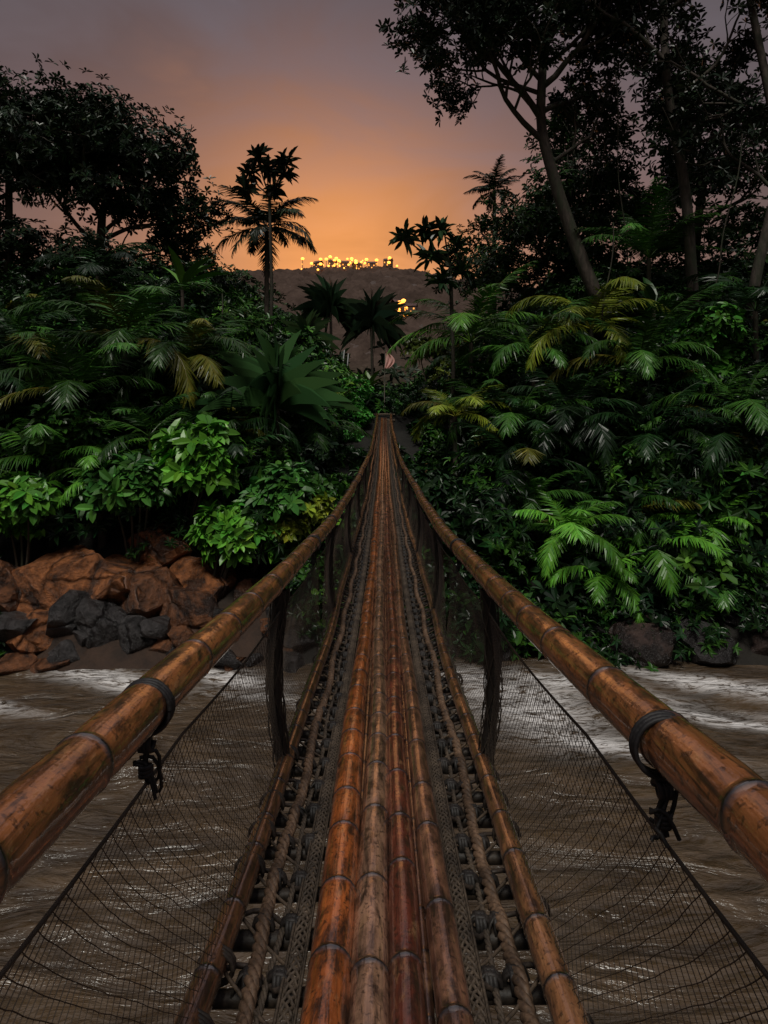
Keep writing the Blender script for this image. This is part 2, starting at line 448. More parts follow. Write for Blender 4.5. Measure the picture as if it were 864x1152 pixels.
# ---------------------------------------------------------------- foliage
T_OB=(np.array([[0,0,0],[-.42,.5,.07],[-.40,.82,.03],[0,1,-.10],[.40,.82,.03],[.42,.5,.07]],float),np.array([[0,3,2,1],[0,5,4,3]]))
T_OV=(np.array([[0,0,0],[-.42,.28,.05],[-.34,.62,.05],[0,1,-.14],[.34,.62,.05],[.42,.28,.05]],float),np.array([[0,3,2,1],[0,5,4,3]]))
def strip(ts,ws,curve,fold=.15):
    v=[]
    for t,w in zip(ts,ws):
        z=-curve*t*t
        v+= [[-w/2,t,z+fold*w*.5],[0,t,z],[w/2,t,z+fold*w*.5]]
    f=[]
    for i in range(len(ts)-1):
        a=i*3;f+= [[a,a+1,a+4,a+3],[a+1,a+2,a+5,a+4]]
    return np.array(v,float),np.array(f)
T_BIG=strip([0,.12,.3,.5,.7,.88,1],[.1,.6,1,1,.85,.5,.04],.35)
T_LAN=strip([0,.2,.45,.7,.9,1],[.35,.8,1,.7,.3,.03],.22,.5)
T_MID=strip([0,.2,.5,.8,1],[.1,.6,1,.75,.06],.18,.25)
T_LFT=(np.array([[-.5,0,0],[.5,0,0],[-.45,.5,-.05],[.45,.5,-.05],[-.05,1,-.26],[.05,1,-.26]],float),np.array([[0,1,3,2],[2,3,5,4]]))
def stamp(mb,T,P,Y,Z,L,W,col):
    tv,tf=T;n=len(P);k=len(tv)
    Y=nrm(Y);X=nrm(np.cross(Y,Z));Zn=np.cross(X,Y)
    L=np.broadcast_to(L,(n,))[:,None,None];W=np.broadcast_to(W,(n,))[:,None,None]
    v=P[:,None,:]+X[:,None,:]*tv[None,:,0:1]*W+Y[:,None,:]*tv[None,:,1:2]*L+Zn[:,None,:]*tv[None,:,2:3]*L
    f=(np.arange(n)[:,None,None]*k+tf[None]).reshape(-1,4)
    c=np.repeat(np.broadcast_to(np.asarray(col,float),(n,3)),k,axis=0)
    mb.add(v.reshape(-1,3),f,c)
def colvar(col,n,cv=.3,hue=.15):
    c=np.asarray(col,float)*np.exp(R.normal(0,cv,(n,1)))
    h=R.normal(0,hue,n);c=c*np.stack([1+h*1.2,1+h*.2,1-h*.5],1)
    return np.clip(c,.002,1.)
def rosettes(mb,P,A,nl,L,W,col,T=T_OB,sp=(45,95),cv=.25,lv=.25):
    n=len(P)
    if n==0:return
    A=nrm(A);h=np.where(np.abs(A[:,2:3])>.9,np.array([[1.,0,0]]),np.array([[0,0,1.]]))
    U=nrm(np.cross(A,h));V=np.cross(A,U)
    az=(np.arange(nl)[None,:]*2*math.pi/nl+R.uniform(0,6.28,(n,1))+R.uniform(-.3,.3,(n,nl)))
    s=np.radians(R.uniform(*sp,(n,nl)))
    D=A[:,None,:]*np.cos(s)[...,None]+(U[:,None,:]*np.cos(az)[...,None]+V[:,None,:]*np.sin(az)[...,None])*np.sin(s)[...,None]
    D[...,2]-=.12
    D=D.reshape(-1,3)
    PP=np.repeat(P,nl,axis=0);Z=np.repeat(A,nl,axis=0)+R.normal(0,.15,(n*nl,3))
    Ls=(np.repeat(np.broadcast_to(L,(n,)),nl))*R.uniform(1-lv,1+lv,n*nl)
    col=np.repeat(np.broadcast_to(np.asarray(col,float),(n,3)),nl,axis=0)
    h=R.normal(0,.12,n*nl);m=np.exp(R.normal(0,cv,n*nl))*np.repeat(np.exp(R.normal(0,.2,n)),nl)
    col=np.clip(col*m[:,None]*np.stack([1+h*1.2,1+h*.2,1-h*.5],1),.002,.6)
    stamp(mb,T,PP,D,Z,Ls,Ls*W,col)
def bush(mb,c,r,n,nl,L,W,col,T=T_OB,hs=.9,cv=.25,shell=.72):
    d=nrm(R.normal(0,1,(n,3)));d[:,2]=np.abs(d[:,2])*1.05-.3;d=nrm(d)
    lump=1+.28*np.sin(d[:,0]*4+c[0]*3)*np.sin(d[:,1]*4+c[1])+.2*np.sin(d[:,2]*7+c[0]*5+d[:,0]*3)
    q=r*lump*R.uniform(shell,1.05,n)
    P=np.array(c)+d*q[:,None]*np.array([1,1,hs])
    A=d+np.array([0,0,.65])+R.normal(0,.25,(n,3))
    rosettes(mb,P,A,nl,L,W,col,T,cv=cv)
def frond(mb,mw,base,az,L,elev,droop,col,m=34,lf=.26,lw=.035,tw=0.,stem=.022,lift=.1):
    n=14;t=np.linspace(0,1,n)
    th=math.radians(elev)-math.radians(droop)*t**1.25
    ds=L/(n-1);h=np.concatenate([[0],np.cumsum(np.cos(th[:-1])*ds)]);z=np.concatenate([[0],np.cumsum(np.sin(th[:-1])*ds)])
    ca,sa=math.cos(az),math.sin(az);bend=tw*t*t*L
    pts=np.array(base)+np.stack([h*ca-bend*sa,h*sa+bend*ca,z],1)
    tube(mb,pts,np.linspace(stem,.004,n)*L/3,4,np.array(col)*np.array([1.3,1.0,.9]))
    tt=np.linspace(.14,1,m);P=np.stack([np.interp(tt,t,pts[:,k]) for k in range(3)],1)
    Tn=nrm(np.gradient(pts,axis=0));TT=nrm(np.stack([np.interp(tt,t,Tn[:,k]) for k in range(3)],1))
    S=nrm(np.cross(TT,[0,0,1.]));Nn=np.cross(S,TT)
    a=np.radians(70-42*tt);ll=L*lf*(np.sin(math.pi*(.12+.80*tt))**.7)
    dr=R.uniform(.1,.45)
    for sg in (1,-1):
        D=TT*np.cos(a)[:,None]+sg*S*np.sin(a)[:,None]+Nn*lift+np.array([0,0,-dr])+R.normal(0,.09,(m,3))
        stamp(mb,T_LFT,P,D,Nn+R.normal(0,.3,(m,3)),ll*R.uniform(.75,1.1,m),L*lw*R.uniform(.8,1.1,m),colvar(col,m,.18,.08))
def palm(mb,mw,top,L,nf,col,ground=True,elev=(5,75),droop=(60,110),yel=.1,trunk_r=.12,lf=.25,lw=.0135,azr=None,m=56,lean=(0,0),tcol=(.07,.055,.04)):
    x,y,z=top;gz=float(H(x+lean[0],y+lean[1]))
    if ground and mw is not None and z>gz+.3:
        t=np.linspace(0,1,10)
        p=np.stack([x+lean[0]*(1-t)**1.5,y+lean[1]*(1-t)**1.5,gz-.3+(z-gz+.3)*t],1)
        tube(mw,p,trunk_r*(1.25-.4*t),9,tcol)
    for i in range(nf):
        f=i/nf;az=i*2.39996+R.uniform(-.3,.3)
        if azr is not None: az=R.uniform(*azr)
        e=elev[1]+(elev[0]-elev[1])*f+R.uniform(-6,6);dr=R.uniform(*droop)
        c=np.array(col)*math.exp(R.normal(0,.35))
        if R.random()<yel: c=np.array([.14,.145,.02])*R.uniform(.5,1.2)
        frond(mb,mw,(x,y,z),az,L*R.uniform(.8,1.12),e,dr,c,tw=R.uniform(-.15,.15),lf=lf,lw=lw,m=m)
def mk_palm(name,top,L,nf,col,**k):
    mb=MB();mw=MB();e=empty(name)
    palm(mb,mw,top,L,nf,col,**k)
    mb.build('fronds',LEAF,False,e)
    if mw.n: mw.build('trunk',BARK,True,e)
    return e
def W3(px,py,d): # image pixel position and chosen depth to world metres
    return ((px-432)*d/700.,d,CZ-(py-450)*d/700.)
DG=(.010,.033,.008);MG=(.031,.092,.013);BG=(.095,.28,.028);YG=(.16,.21,.02)
# --- palms left
mk_palm('palm_plant',W3(140,385,26),5.0,15,MG,yel=.2)
mk_palm('palm_plant',W3(215,410,27),4.4,13,MG,yel=.1,droop=(70,120))
mk_palm('palm_plant',W3(85,440,24),4.2,13,MG,yel=.08)
mk_palm('palm_plant',W3(60,520,22.5),3.2,10,(.06,.18,.022),yel=.05)
mk_palm('palm_plant',W3(15,400,25),4,10,DG,yel=.05)
mk_palm('palm_plant',W3(345,490,28),2.9,12,MG,yel=.1)
mk_palm('palm_plant',W3(255,470,26),2.8,9,MG,yel=.1)
mk_palm('palm_plant',W3(115,540,22),2.6,9,BG,yel=.05)
mk_palm('palm_plant',W3(110,310,31),3.8,12,DG,yel=.05)
# --- palms right
mk_palm('palm_plant',W3(530,385,31),4.6,15,(.07,.19,.022),yel=.1,droop=(55,100))
mk_palm('palm_plant',W3(512,468,27),2.9,11,YG,yel=.25,elev=(10,60))
mk_palm('palm_plant',W3(600,400,28),4.0,12,MG,yel=.1)
mk_palm('palm_plant',W3(665,370,28),4.2,13,YG,yel=.1,droop=(70,120))
mk_palm('palm_plant',W3(730,290,31),4.4,14,MG,yel=.0,elev=(20,80),droop=(40,80))
mk_palm('palm_plant',W3(720,410,26),4.2,12,MG,yel=.2)
mk_palm('palm_plant',W3(640,470,25),3.6,11,DG,yel=.1)
mk_palm('palm_plant',W3(580,480,26),3.2,11,MG,yel=.2)
mk_palm('palm_plant',W3(735,500,24),3.4,11,DG,yel=.1)
mk_palm('palm_plant',W3(835,470,24),3.8,11,MG,yel=.1)
mk_palm('palm_plant',W3(850,350,27),4.0,11,DG,yel=.0)
# silhouette palms
mk_palm('palm_tree',W3(300,256,40),3.7,21,(.018,.03,.014),yel=0,elev=(-15,70),droop=(50,95),trunk_r=.15,lf=.28,lw=.02)
mk_palm('palm_tree',W3(556,215,46),2.6,16,(.018,.03,.014),yel=0,elev=(-10,80),droop=(40,90),trunk_r=.16,lw=.02)
mk_palm('palm_tree',W3(10,150,36),5.5,16,DG,yel=0,elev=(-10,70),droop=(60,100),trunk_r=.2)
# --- ferns low right
for px,py,d,L,nf,c in[(640,600,21.5,2.7,15,BG),(705,580,22.5,2.6,13,MG),(735,625,21.2,2.8,14,BG),(795,600,22,2.7,13,BG),(680,650,20.8,2.2,12,BG),(820,660,20.6,2.2,11,MG),(600,560,23,2.2,10,MG),(770,560,23.5,2.6,12,MG)]:
    mk_palm('fern_plant',W3(px,py,d),L,nf,c,yel=.02,elev=(0,65),droop=(55,100),trunk_r=.05,lf=.27,lw=.021,m=46)
# --- stiff spiky plants
def spiky(name,top,L,n,W,col,T=T_LAN,emin=-10):
    mb=MB();mw=MB();e=empty(name);x,y,z=top;gz=float(H(x,y))
    az=R.uniform(0,6.28,n);el=np.radians(R.uniform(emin,85,n))
    D=np.stack([np.cos(az)*np.cos(el),np.sin(az)*np.cos(el),np.sin(el)],1)
    Z=np.stack([-np.cos(az)*np.sin(el),-np.sin(az)*np.sin(el),np.cos(el)],1)
    Ls=L*R.uniform(.75,1.1,n)
    stamp(mb,T,np.tile(np.array(top),(n,1))+D*.1,D,Z,Ls,Ls*W,colvar(col,n,.25,.08))
    if z>gz: tube(mw,[(x,y,gz-.2),(x+.05,y,(gz+z)/2),(x,y,z+.1)],[.13,.1,.09],8,(.06,.045,.035))
    mb.build('leaves',LEAF,False,e)
    if mw.n: mw.build('stem',BARK,True,e)
spiky('dracaena_plant',W3(312,460,26),3.1,60,.07,(.05,.13,.04),emin=-5)
spiky('yucca_tree',W3(372,352,42),2.6,80,.04,(.02,.045,.02),emin=-35)
spiky('yucca_tree',W3(418,368,42),2.6,90,.04,(.018,.035,.018),emin=-35)
spiky('yucca_tree',W3(345,385,38),2.0,50,.055,(.03,.06,.02),emin=-30)
spiky('banana_plant',W3(205,325,33),2.4,6,.24,(.09,.20,.03),T_BIG,30)
spiky('banana_plant',W3(60,470,24),2.2,7,.24,(.03,.11,.02),T_BIG,20)
spiky('banana_plant',W3(560,420,30),2.2,9,.22,(.03,.11,.02),T_BIG,10)
spiky('banana_plant',W3(415,440,37),1.3,9,.32,(.10,.18,.03),T_BIG,20)
spiky('banana_plant',W3(735,345,29),2.0,8,.3,(.025,.08,.018),T_BIG,0)
spiky('banana_plant',W3(370,470,31),1.8,9,.22,(.10,.16,.05),T_BIG,-10)
spiky('banana_plant',W3(400,480,33.6),1.1,12,.22,(.07,.16,.04),T_BIG,10)
# --- bright broadleaf shrubs
def shrub(name,cen,subs,nl,L,W,col,T=T_MID,n=66):
    mb=MB();mw=MB();e=empty(name);x,y,z=cen;gz=float(H(x,y))
    for s in subs:
        c=(x+s[0],y+s[1],z+s[2]);bush(mb,c,s[3],n,nl,L,W,col,T)
        t=np.linspace(0,1,6);g=np.array([x+s[0]*.2,y+s[1]*.2,gz-.2]);p=g+(np.array(c)-g)*t[:,None]+np.array([.1,0,0])*np.sin(t*3)[:,None]
        tube(mw,p,np.linspace(.06,.025,6),6,(.08,.06,.04))
        for k in range(7):
            d=nrm(R.normal(0,1,3)+np.array([0,0,.4]));tube(mw,[c,np.array(c)+d*s[3]*.5,np.array(c)+d*s[3]*.95],[.03,.02,.01],5,(.07,.06,.03))
    mb.build('leaves',LEAF,False,e);mw.build('branches',BARK,True,e)
def subs(n,rx,rz,r):
    return [(R.uniform(-rx,rx),R.uniform(-.8,.8),R.uniform(-rz,rz),r*R.uniform(.7,1.2)) for _ in range(n)]
for px,py,d,n,rx,rz,r,c,L in[(190,520,22,5,1.6,.7,.9,BG,.6),(275,570,22,6,1.6,.8,.85,(.055,.18,.03),.5),(230,615,20.8,4,1.2,.6,.7,BG,.5),(150,560,21.6,4,1.3,.7,.8,(.05,.16,.026),.5),(25,575,21,4,1.2,.6,.7,BG,.5),(60,500,23,4,1.4,.8,.9,MG,.45),(330,560,23,4,1.0,.8,.7,MG,.4),(795,395,27,7,1.3,1.5,.8,(.06,.20,.025),.42),(480,560,22.5,5,1.2,1.2,.8,DG,.36),(540,560,24,5,1.6,1.0,.9,DG,.38),(350,420,36,4,2,.8,1.,MG,.4),(505,445,35,4,1.0,.8,.9,YG,.35),(490,400,40,5,1.8,.9,1.1,(.09,.13,.02),.35),(340,590,22,3,.7,.6,.6,YG,.34),(492,505,30,4,.5,.8,.6,MG,.3),(372,515,30,3,.3,.6,.5,MG,.3),(450,610,24,4,.8,.4,.6,DG,.3),(395,620,23,4,.8,.4,.6,DG,.3),(475,650,21.5,4,.9,.4,.6,DG,.3),(365,650,21.5,4,.8,.4,.6,MG,.3)]:
    shrub('broadleaf_shrub',W3(px,py,d),subs(n,rx,rz,r),8,L,.44,c)
mb=MB()
for c in[(-2.3,33.5,7.6,1.5),(-1.8,33.2,6.9,1.0),(-3.1,33.,6.9,1.3),(-2.3,32.5,6.3,1.2)]:
    bush(mb,c[:3],c[3],800,5,.17,.6,(.06,.28,.035),T_OV,cv=.2,shell=.9)
mb.build('rounded_shrub',LEAF,False)
# --- trees
def grow(mw,tips,p,d,L,r,depth,col,nch=3,ang=(25,55),up=.15,g=.75):
    n=6;pts=[np.array(p,float)];dd=np.array(d,float)
    for i in range(n-1):
        dd=nrm(dd+R.normal(0,.13,3)+np.array([0,0,up*.25]));pts.append(pts[-1]+dd*L/(n-1))
    tube(mw,pts,np.linspace(r,r*.62,n),5 if depth<2 else 8,col)
    if depth==0:
        tips.append((pts[-1],dd));tips.append((pts[3],dd));return
    for k in range(nch):
        i=n-1 if k==0 else random.choice([2,3,4])
        a=math.radians(random.uniform(*ang))*(0.5 if k==0 else 1)
        q=nrm(np.cross(dd,R.normal(0,1,3)));nd=nrm(dd*math.cos(a)+q*math.sin(a)+np.array([0,0,up*.3]))
        grow(mw,tips,pts[i],nd,L*random.uniform(.6,.85)*g/.75,r*(.66 if k==0 else .5),depth-1,col,nch,ang,up,g)
def tree(name,trunk,rad,limbs,col,leafc,L=.36,W=.42,per=4,nl=7,spread=.45,nch=3,T=T_OB,blobs=()):
    e=empty(name);mw=MB();mb=MB();tips=[]
    tr=np.array(trunk,float);t=np.linspace(0,1,len(tr));tt=np.linspace(0,1,24)
    p=np.stack([np.interp(tt,t,tr[:,k]) for k in range(3)],1)
    for _ in range(3): p[1:-1]=(p[:-2]+p[1:-1]*2+p[2:])/4
    tube(mw,p,np.interp(tt,[0,.08,1],[rad*1.4,rad,rad*.55]),12,col)
    for (f,d,l,r,dep) in limbs:
        q=np.array([np.interp(f,tt,p[:,k]) for k in range(3)]);grow(mw,tips,q,nrm(np.array(d,float)),l,r,dep,col,nch)
    P=np.array([a for a,b in tips]);D=np.array([b for a,b in tips])
    P=np.repeat(P,per,0)+R.normal(0,spread,(len(P)*per,3));D=np.repeat(D,per,0)*.4+R.normal(0,.45,(len(D)*per,3))+np.array([0,0,.5])
    rosettes(mb,P,D,nl,L,W,leafc,T)
    for b in blobs: bush(mb,b[:3],b[3],int(b[4]),nl,L,W,leafc,T,hs=.8,shell=.35)
    mb.build('crown_leaves',LEAF,False,e);mw.build('trunk_and_limbs',BARK,True,e)
BK=(.070,.054,.044);SL=(.010,.020,.009);MT=(.022,.055,.012)
gz=float(H(12,32))
tree('jungle_tree',[(12.2,32,gz-.5),(10.3,32,14.8),(9.0,32,18.5),(8.0,32,22.),(8.2,32,26)],.38,
 [(.70,(-1,.1,.55),3.6,.17,3),(.78,(-.9,-.4,.75),3.8,.18,3),(.80,(-.75,.3,1.),3.8,.16,3),(.88,(.7,-.2,.9),4.2,.18,3),(.80,(.8,.4,.55),4.2,.16,3),(.97,(-.4,0,1),3.6,.16,3),(1,(.3,.1,1),4,.16,3),(.62,(.9,.2,.45),3.2,.12,2),(.9,(-1,0,.9),4.0,.14,3),(.86,(-1,.2,.35),4.0,.13,3),(.95,(1,0,.5),4.6,.13,3)],BK,SL,L=.36,per=5,spread=.40,
 blobs=[(8.5,32,27.8,2.4,160),(12,32.5,27,2.2,140)])
gz=float(H(15.5,30))
tree('jungle_tree',[(15.2,30,gz-.5),(14.9,30,12.7),(14.6,30,18),(13.6,30,23),(13.4,30,29)],.30,
 [(.72,(.9,.2,.7),3.2,.12,3),(.8,(-.9,.2,.7),3.,.12,2),(.9,(.8,-.3,.7),3.6,.12,3),(1,(.2,0,1),3.4,.14,3),(.95,(-.8,0,.9),3.4,.12,3),(.6,(1,.3,.3),3,.1,2)],BK,SL,L=.35,per=4,spread=.35)
tree('jungle_tree',[(17.8,30,8),(17.4,29.5,13),(18.6,29,19),(17.,29,27)],.28,
 [(.6,(-.6,.2,.5),2.6,.1,3),(.75,(-1,.2,.6),3.2,.12,3),(.85,(.8,0,.5),3.4,.12,3),(1,(-.4,0,1),3.2,.12,3),(.7,(.9,.2,.3),3,.1,3)],BK,SL,L=.36,per=4,spread=.38)
tree('jungle_tree',[(12.6,42,12),(12.4,42,16),(12.5,42,21)],.35,
 [(.6,(-1,0,.5),3,.14,2),(.7,(1,0,.5),3,.14,2),(.9,(0,-1,.6),3,.14,3),(1,(0,0,1),3,.14,3),(.5,(-.6,-.6,.3),3,.14,2),(.85,(.5,.6,.6),3,.12,2)],BK,MT,L=.38,per=5,blobs=[(12.5,42,22.0,3.4,340),(10,41,19,2.8,260),(16,42,20,3.2,300),(13,40,17,3,260)])
tree('jungle_tree',[(19,38,12),(19,38,17),(19.5,38,22)],.35,
 [(.6,(-1,0,.5),3,.14,2),(.7,(1,0,.5),3,.14,2),(.9,(0,-1,.6),3,.14,2),(1,(0,0,1),3,.14,3),(.5,(-.6,-.6,.3),3,.14,2)],BK,MT,L=.38,per=5,blobs=[(19,37,21,3.2,320),(22,37,18,3,280),(16.5,36,17,2.5,220),(20.5,35,15,2.6,240),(22.5,36,24,2.6,200)])
tree('jungle_tree',[(8,46,12),(8,46,15),(8.2,46,18)],.3,
 [(.6,(-1,0,.5),2.4,.12,2),(.7,(1,0,.5),2.4,.12,2),(1,(0,0,1),2,.14,2)],BK,MT,L=.36,per=5,blobs=[(8.5,45,18,2.6,240),(11,45,21,2.4,200),(7.5,42,16,2.2,200)])
# left big trees
tree('jungle_tree',[(-17.5,38,11),(-17.4,38,16),(-17.2,38,19.5)],.4,
 [(.7,(-1,0,.6),3.4,.16,3),(.75,(1,0,.45),3.0,.16,3),(.9,(0,-1,.6),3.2,.14,3),(1,(0,0,1),3.0,.14,3),(.8,(.8,-.4,.9),3.4,.14,3),(.95,(-.7,.3,1),3.2,.14,3),(.65,(.9,.3,.2),2.6,.12,3)],BK,(.016,.032,.013),L=.38,per=5,
 blobs=[(-17.2,38,24.0,3.5,430),(-14.6,38,22.5,3.0,330),(-20,38,21.8,3.2,330),(-16.6,37,19.8,2.8,260)])
tree('jungle_tree',[(-24.5,36,10),(-22.4,36,16),(-22.5,36,22)],.3,
 [(.7,(-1,0,.6),3,.14,3),(.8,(1,0,.6),2.6,.14,3),(1,(0,0,1),2.4,.14,3),(.9,(.3,-1,.6),3,.14,3)],BK,(.016,.032,.013),L=.36,per=4,blobs=[(-22.5,36,22.5,3.2,340),(-23.5,35,19,2.6,200),(-20.5,35,16.5,2.4,200),(-17,35,15.8,2.2,200)])
# mid-distance trees left of the gap
tree('jungle_tree',[(-17,58,8),(-17,58,14),(-17,58,18)],.3,[(.7,(-1,0,.6),2.6,.12,2),(.8,(1,0,.6),2.4,.12,2),(1,(0,0,1),2.2,.12,2)],BK,MT,L=.42,per=4,blobs=[(-17,57,18.5,3.2,260),(-21.5,57,19.5,3.2,260),(-13,56,17.5,2.8,220),(-10,55,15,2.6,200)])
def umbrella(name,base,tips_,L,col,r=.09):
    e=empty(name);mw=MB();mb=MB();b=np.array(base,float);top=b.copy();top[2]=tips_[0][2]-1.6
    mid=(b+top)/2+np.array([.15,0,0]);tube(mw,[b,mid,top],[r*1.4,r*1.1,r],8,(.05,.04,.03))
    for t in tips_:
        t=np.array(t,float);m=(top+t)/2+np.array([0,0,-.15]);tube(mw,[top,m,t],[r*.7,r*.5,r*.35],6,(.05,.04,.03))
        rosettes(mb,t[None]+R.normal(0,.12,(3,3)),nrm(np.array([[0,0,1.]]*3)+R.normal(0,.3,(3,3))),11,L,.26,col,T_MID,sp=(35,105))
    mb.build('leaf_whorls',LEAF,False,e);mw.build('trunk',BARK,True,e)
umbrella('umbrella_tree',(-7.0,38,float(H(-7,38))-.3),[W3(300,190,38),W3(280,195,38.3),W3(318,197,38),W3(322,182,38.5),W3(290,178,38.2),W3(275,212,37.6),W3(308,215,38)],.85,(.015,.024,.012))
umbrella('umbrella_tree',(3.2,30,float(H(3.2,30))-.3),[W3(500,262,30),W3(478,262,30.3),W3(515,280,30),W3(455,268,29.8),W3(520,305,30),W3(485,290,29.6),W3(497,315,29.5)],.8,(.018,.04,.016))
# --- jungle fill covering slopes
fill=MB();nb=0
cand=[]
for i in range(2000):
    x=R.uniform(-36,36);y=19.6+30*R.random()**1.35
    if abs(x)>y*.70+2: continue
    cand.append((x,y))
cols=[DG,DG,DG,MG,(.012,.036,.012),(.026,.078,.014),(.04,.12,.018),(.07,.18,.022),(.008,.024,.008)]
for x,y in cand:
    r=R.uniform(.6,1.5)*(1 if y<26 else 1.3)
    low=False
    if y<34.5 and abs(x)<r*1.25+1.0:
        zt=5.2+.00507*(y-15)**2-float(H(x,y))
        if zt<1.2: 
            r=.45
            if abs(x)<r+.8: continue
        else: r=min(r,(zt-.3)*.5);low=True
    if (-12.5<x<-3.2 and y<21.6): continue
    z=float(H(x,y))
    if abs(x)<5 and y>34: r=min(r,1.1)
    if y<21: r*=.75
    zz=z+r*.5+ (R.uniform(0,1.3) if abs(x)>3 and y>21.5 and not low else 0)
    if low: zz=z+.2
    k=R.integers(len(cols));L=R.choice([.24,.30,.38,.48]);n=int(27*(r/1.)**2*(.34/L)**.9)
    T=T_OV if R.random()<.5 else T_OB
    bush(fill,(x,y,zz),r,max(n,14),7,L,R.choice([.3,.4,.5]),cols[k],T,hs=R.uniform(.8,1.3),cv=.3,shell=.55)
    nb+=1
for i in range(220):
    x=R.choice([R.uniform(-3,20),R.uniform(3,18),R.uniform(-20,-12)]);y=19.2+R.uniform(.0,1.4)
    bush(fill,(x,y,float(H(x,y))+.3),R.uniform(.35,.8),24,7,.26,.4,[DG,MG,DG][i%3],T_OV,hs=1.1,cv=.3,shell=.5)
for i in range(110): # low cover on the slope under the bridge
    x=R.uniform(-3.6,3.6);y=R.uniform(19.6,31)
    zt=5.2+.00507*(y-15)**2-float(H(x,y))
    if zt<.9 and abs(x)<1.5: continue
    bush(fill,(x,y,float(H(x,y))+.1),R.uniform(.4,.7) if zt>1.6 or abs(x)>1.8 else .35,26,7,.26,.42,[DG,MG,DG][i%3],T_OV,hs=.8,cv=.3,shell=.5)
fill.build('jungle_foliage',LEAF,False)
fp=MB()
for i in range(90):
    x=R.uniform(-24,24);y=R.uniform(22,40)
    if abs(x)<4 : continue
    palm(fp,fp,(x,y,float(H(x,y))+R.uniform(1.4,3.2)),R.uniform(2,3.6),8,[DG,MG,DG][i%3],yel=.06,m=38,trunk_r=.05,lw=.018)
fp.build('palm_undergrowth',LEAF,False)
nf=MB()
for i in range(110):
    x=R.uniform(-24,24);y=R.uniform(-14,-1.5)
    if abs(x)<3.5: continue
    bush(nf,(x,y,float(H(x,y))+.5),R.uniform(.7,1.3),34,7,.36,.4,MG)
nf.build('riverbank_foliage',LEAF,False)
# treeline of the near valley
hf=MB();n=5000
x=R.uniform(-90,80,n);y=R.uniform(60,220,n)
P=np.stack([x,y,H(x,y)+2+R.uniform(0,1,n)*3.5*(1+fbm(x*.08,y*.08,2,3)*2)],1)
A=R.normal(0,.6,(n,3))+np.array([0,-.3,1])
rosettes(hf,P,A,6,1.1,.5,(.02,.035,.014),T_OV,cv=.2)
hf.build('valley_treeline',LEAF,False)
# vines
mb=MB()
for (a,b,s) in[(W3(690,60,31),W3(705,300,31),.5),(W3(835,150,27),W3(800,330,27),.6),(W3(745,120,29),W3(800,180,29),1.2),(W3(130,250,36),W3(60,330,34),1.),(W3(690,250,28),W3(672,420,27),.3),(W3(250,330,30),W3(235,470,27),.2)]:
    a=np.array(a);b=np.array(b);t=np.linspace(0,1,16);p=a+(b-a)*t[:,None];p[:,2]-=s*np.sin(t*math.pi);p[:,0]+=.1*np.sin(t*9)
    tube(mb,p,.03,5,(.04,.03,.02))
mb.build('hanging_vines',BARK)

# ---------------------------------------------------------------- rocks
def rock(c,s,col,seed,rot=0):
    g=np.random.default_rng(seed);bm=bmesh.new();bmesh.ops.create_icosphere(bm,subdivisions=4 if max(s)>.7 else 3,radius=1)
    V=np.array([v.co[:] for v in bm.verts])
    for i in range(15):
        n=nrm(g.normal(0,1,3));o=g.uniform(.42,.8);d=V@n-o;V=V-np.maximum(d,0)[:,None]*n
    V=V+nrm(V)*(fbm(V[:,0]*2.5+seed,V[:,1]*2.5+V[:,2]*2,5,seed)*.2)[:,None]
    V=V*np.array(s)*1.15;ca,sa=math.cos(rot),math.sin(rot)
    V=np.stack([V[:,0]*ca-V[:,2]*sa,V[:,1],V[:,0]*sa+V[:,2]*ca],1)+np.array(c)
    me=bpy.data.meshes.new('boulder')
    for v,q in zip(bm.verts,V): v.co=q
    bm.to_mesh(me);bm.free()
    a=me.color_attributes.new('Col','FLOAT_COLOR','POINT')
    a.data.foreach_set('color',np.tile(np.array([*col,0],np.float32),len(V)).ravel())
    me.materials.append(ROCK)
    o=bpy.data.objects.new('boulder',me);sc.collection.objects.link(o)
RED=(.34,.125,.045);GR=(.055,.05,.05);BR=(.19,.075,.032)
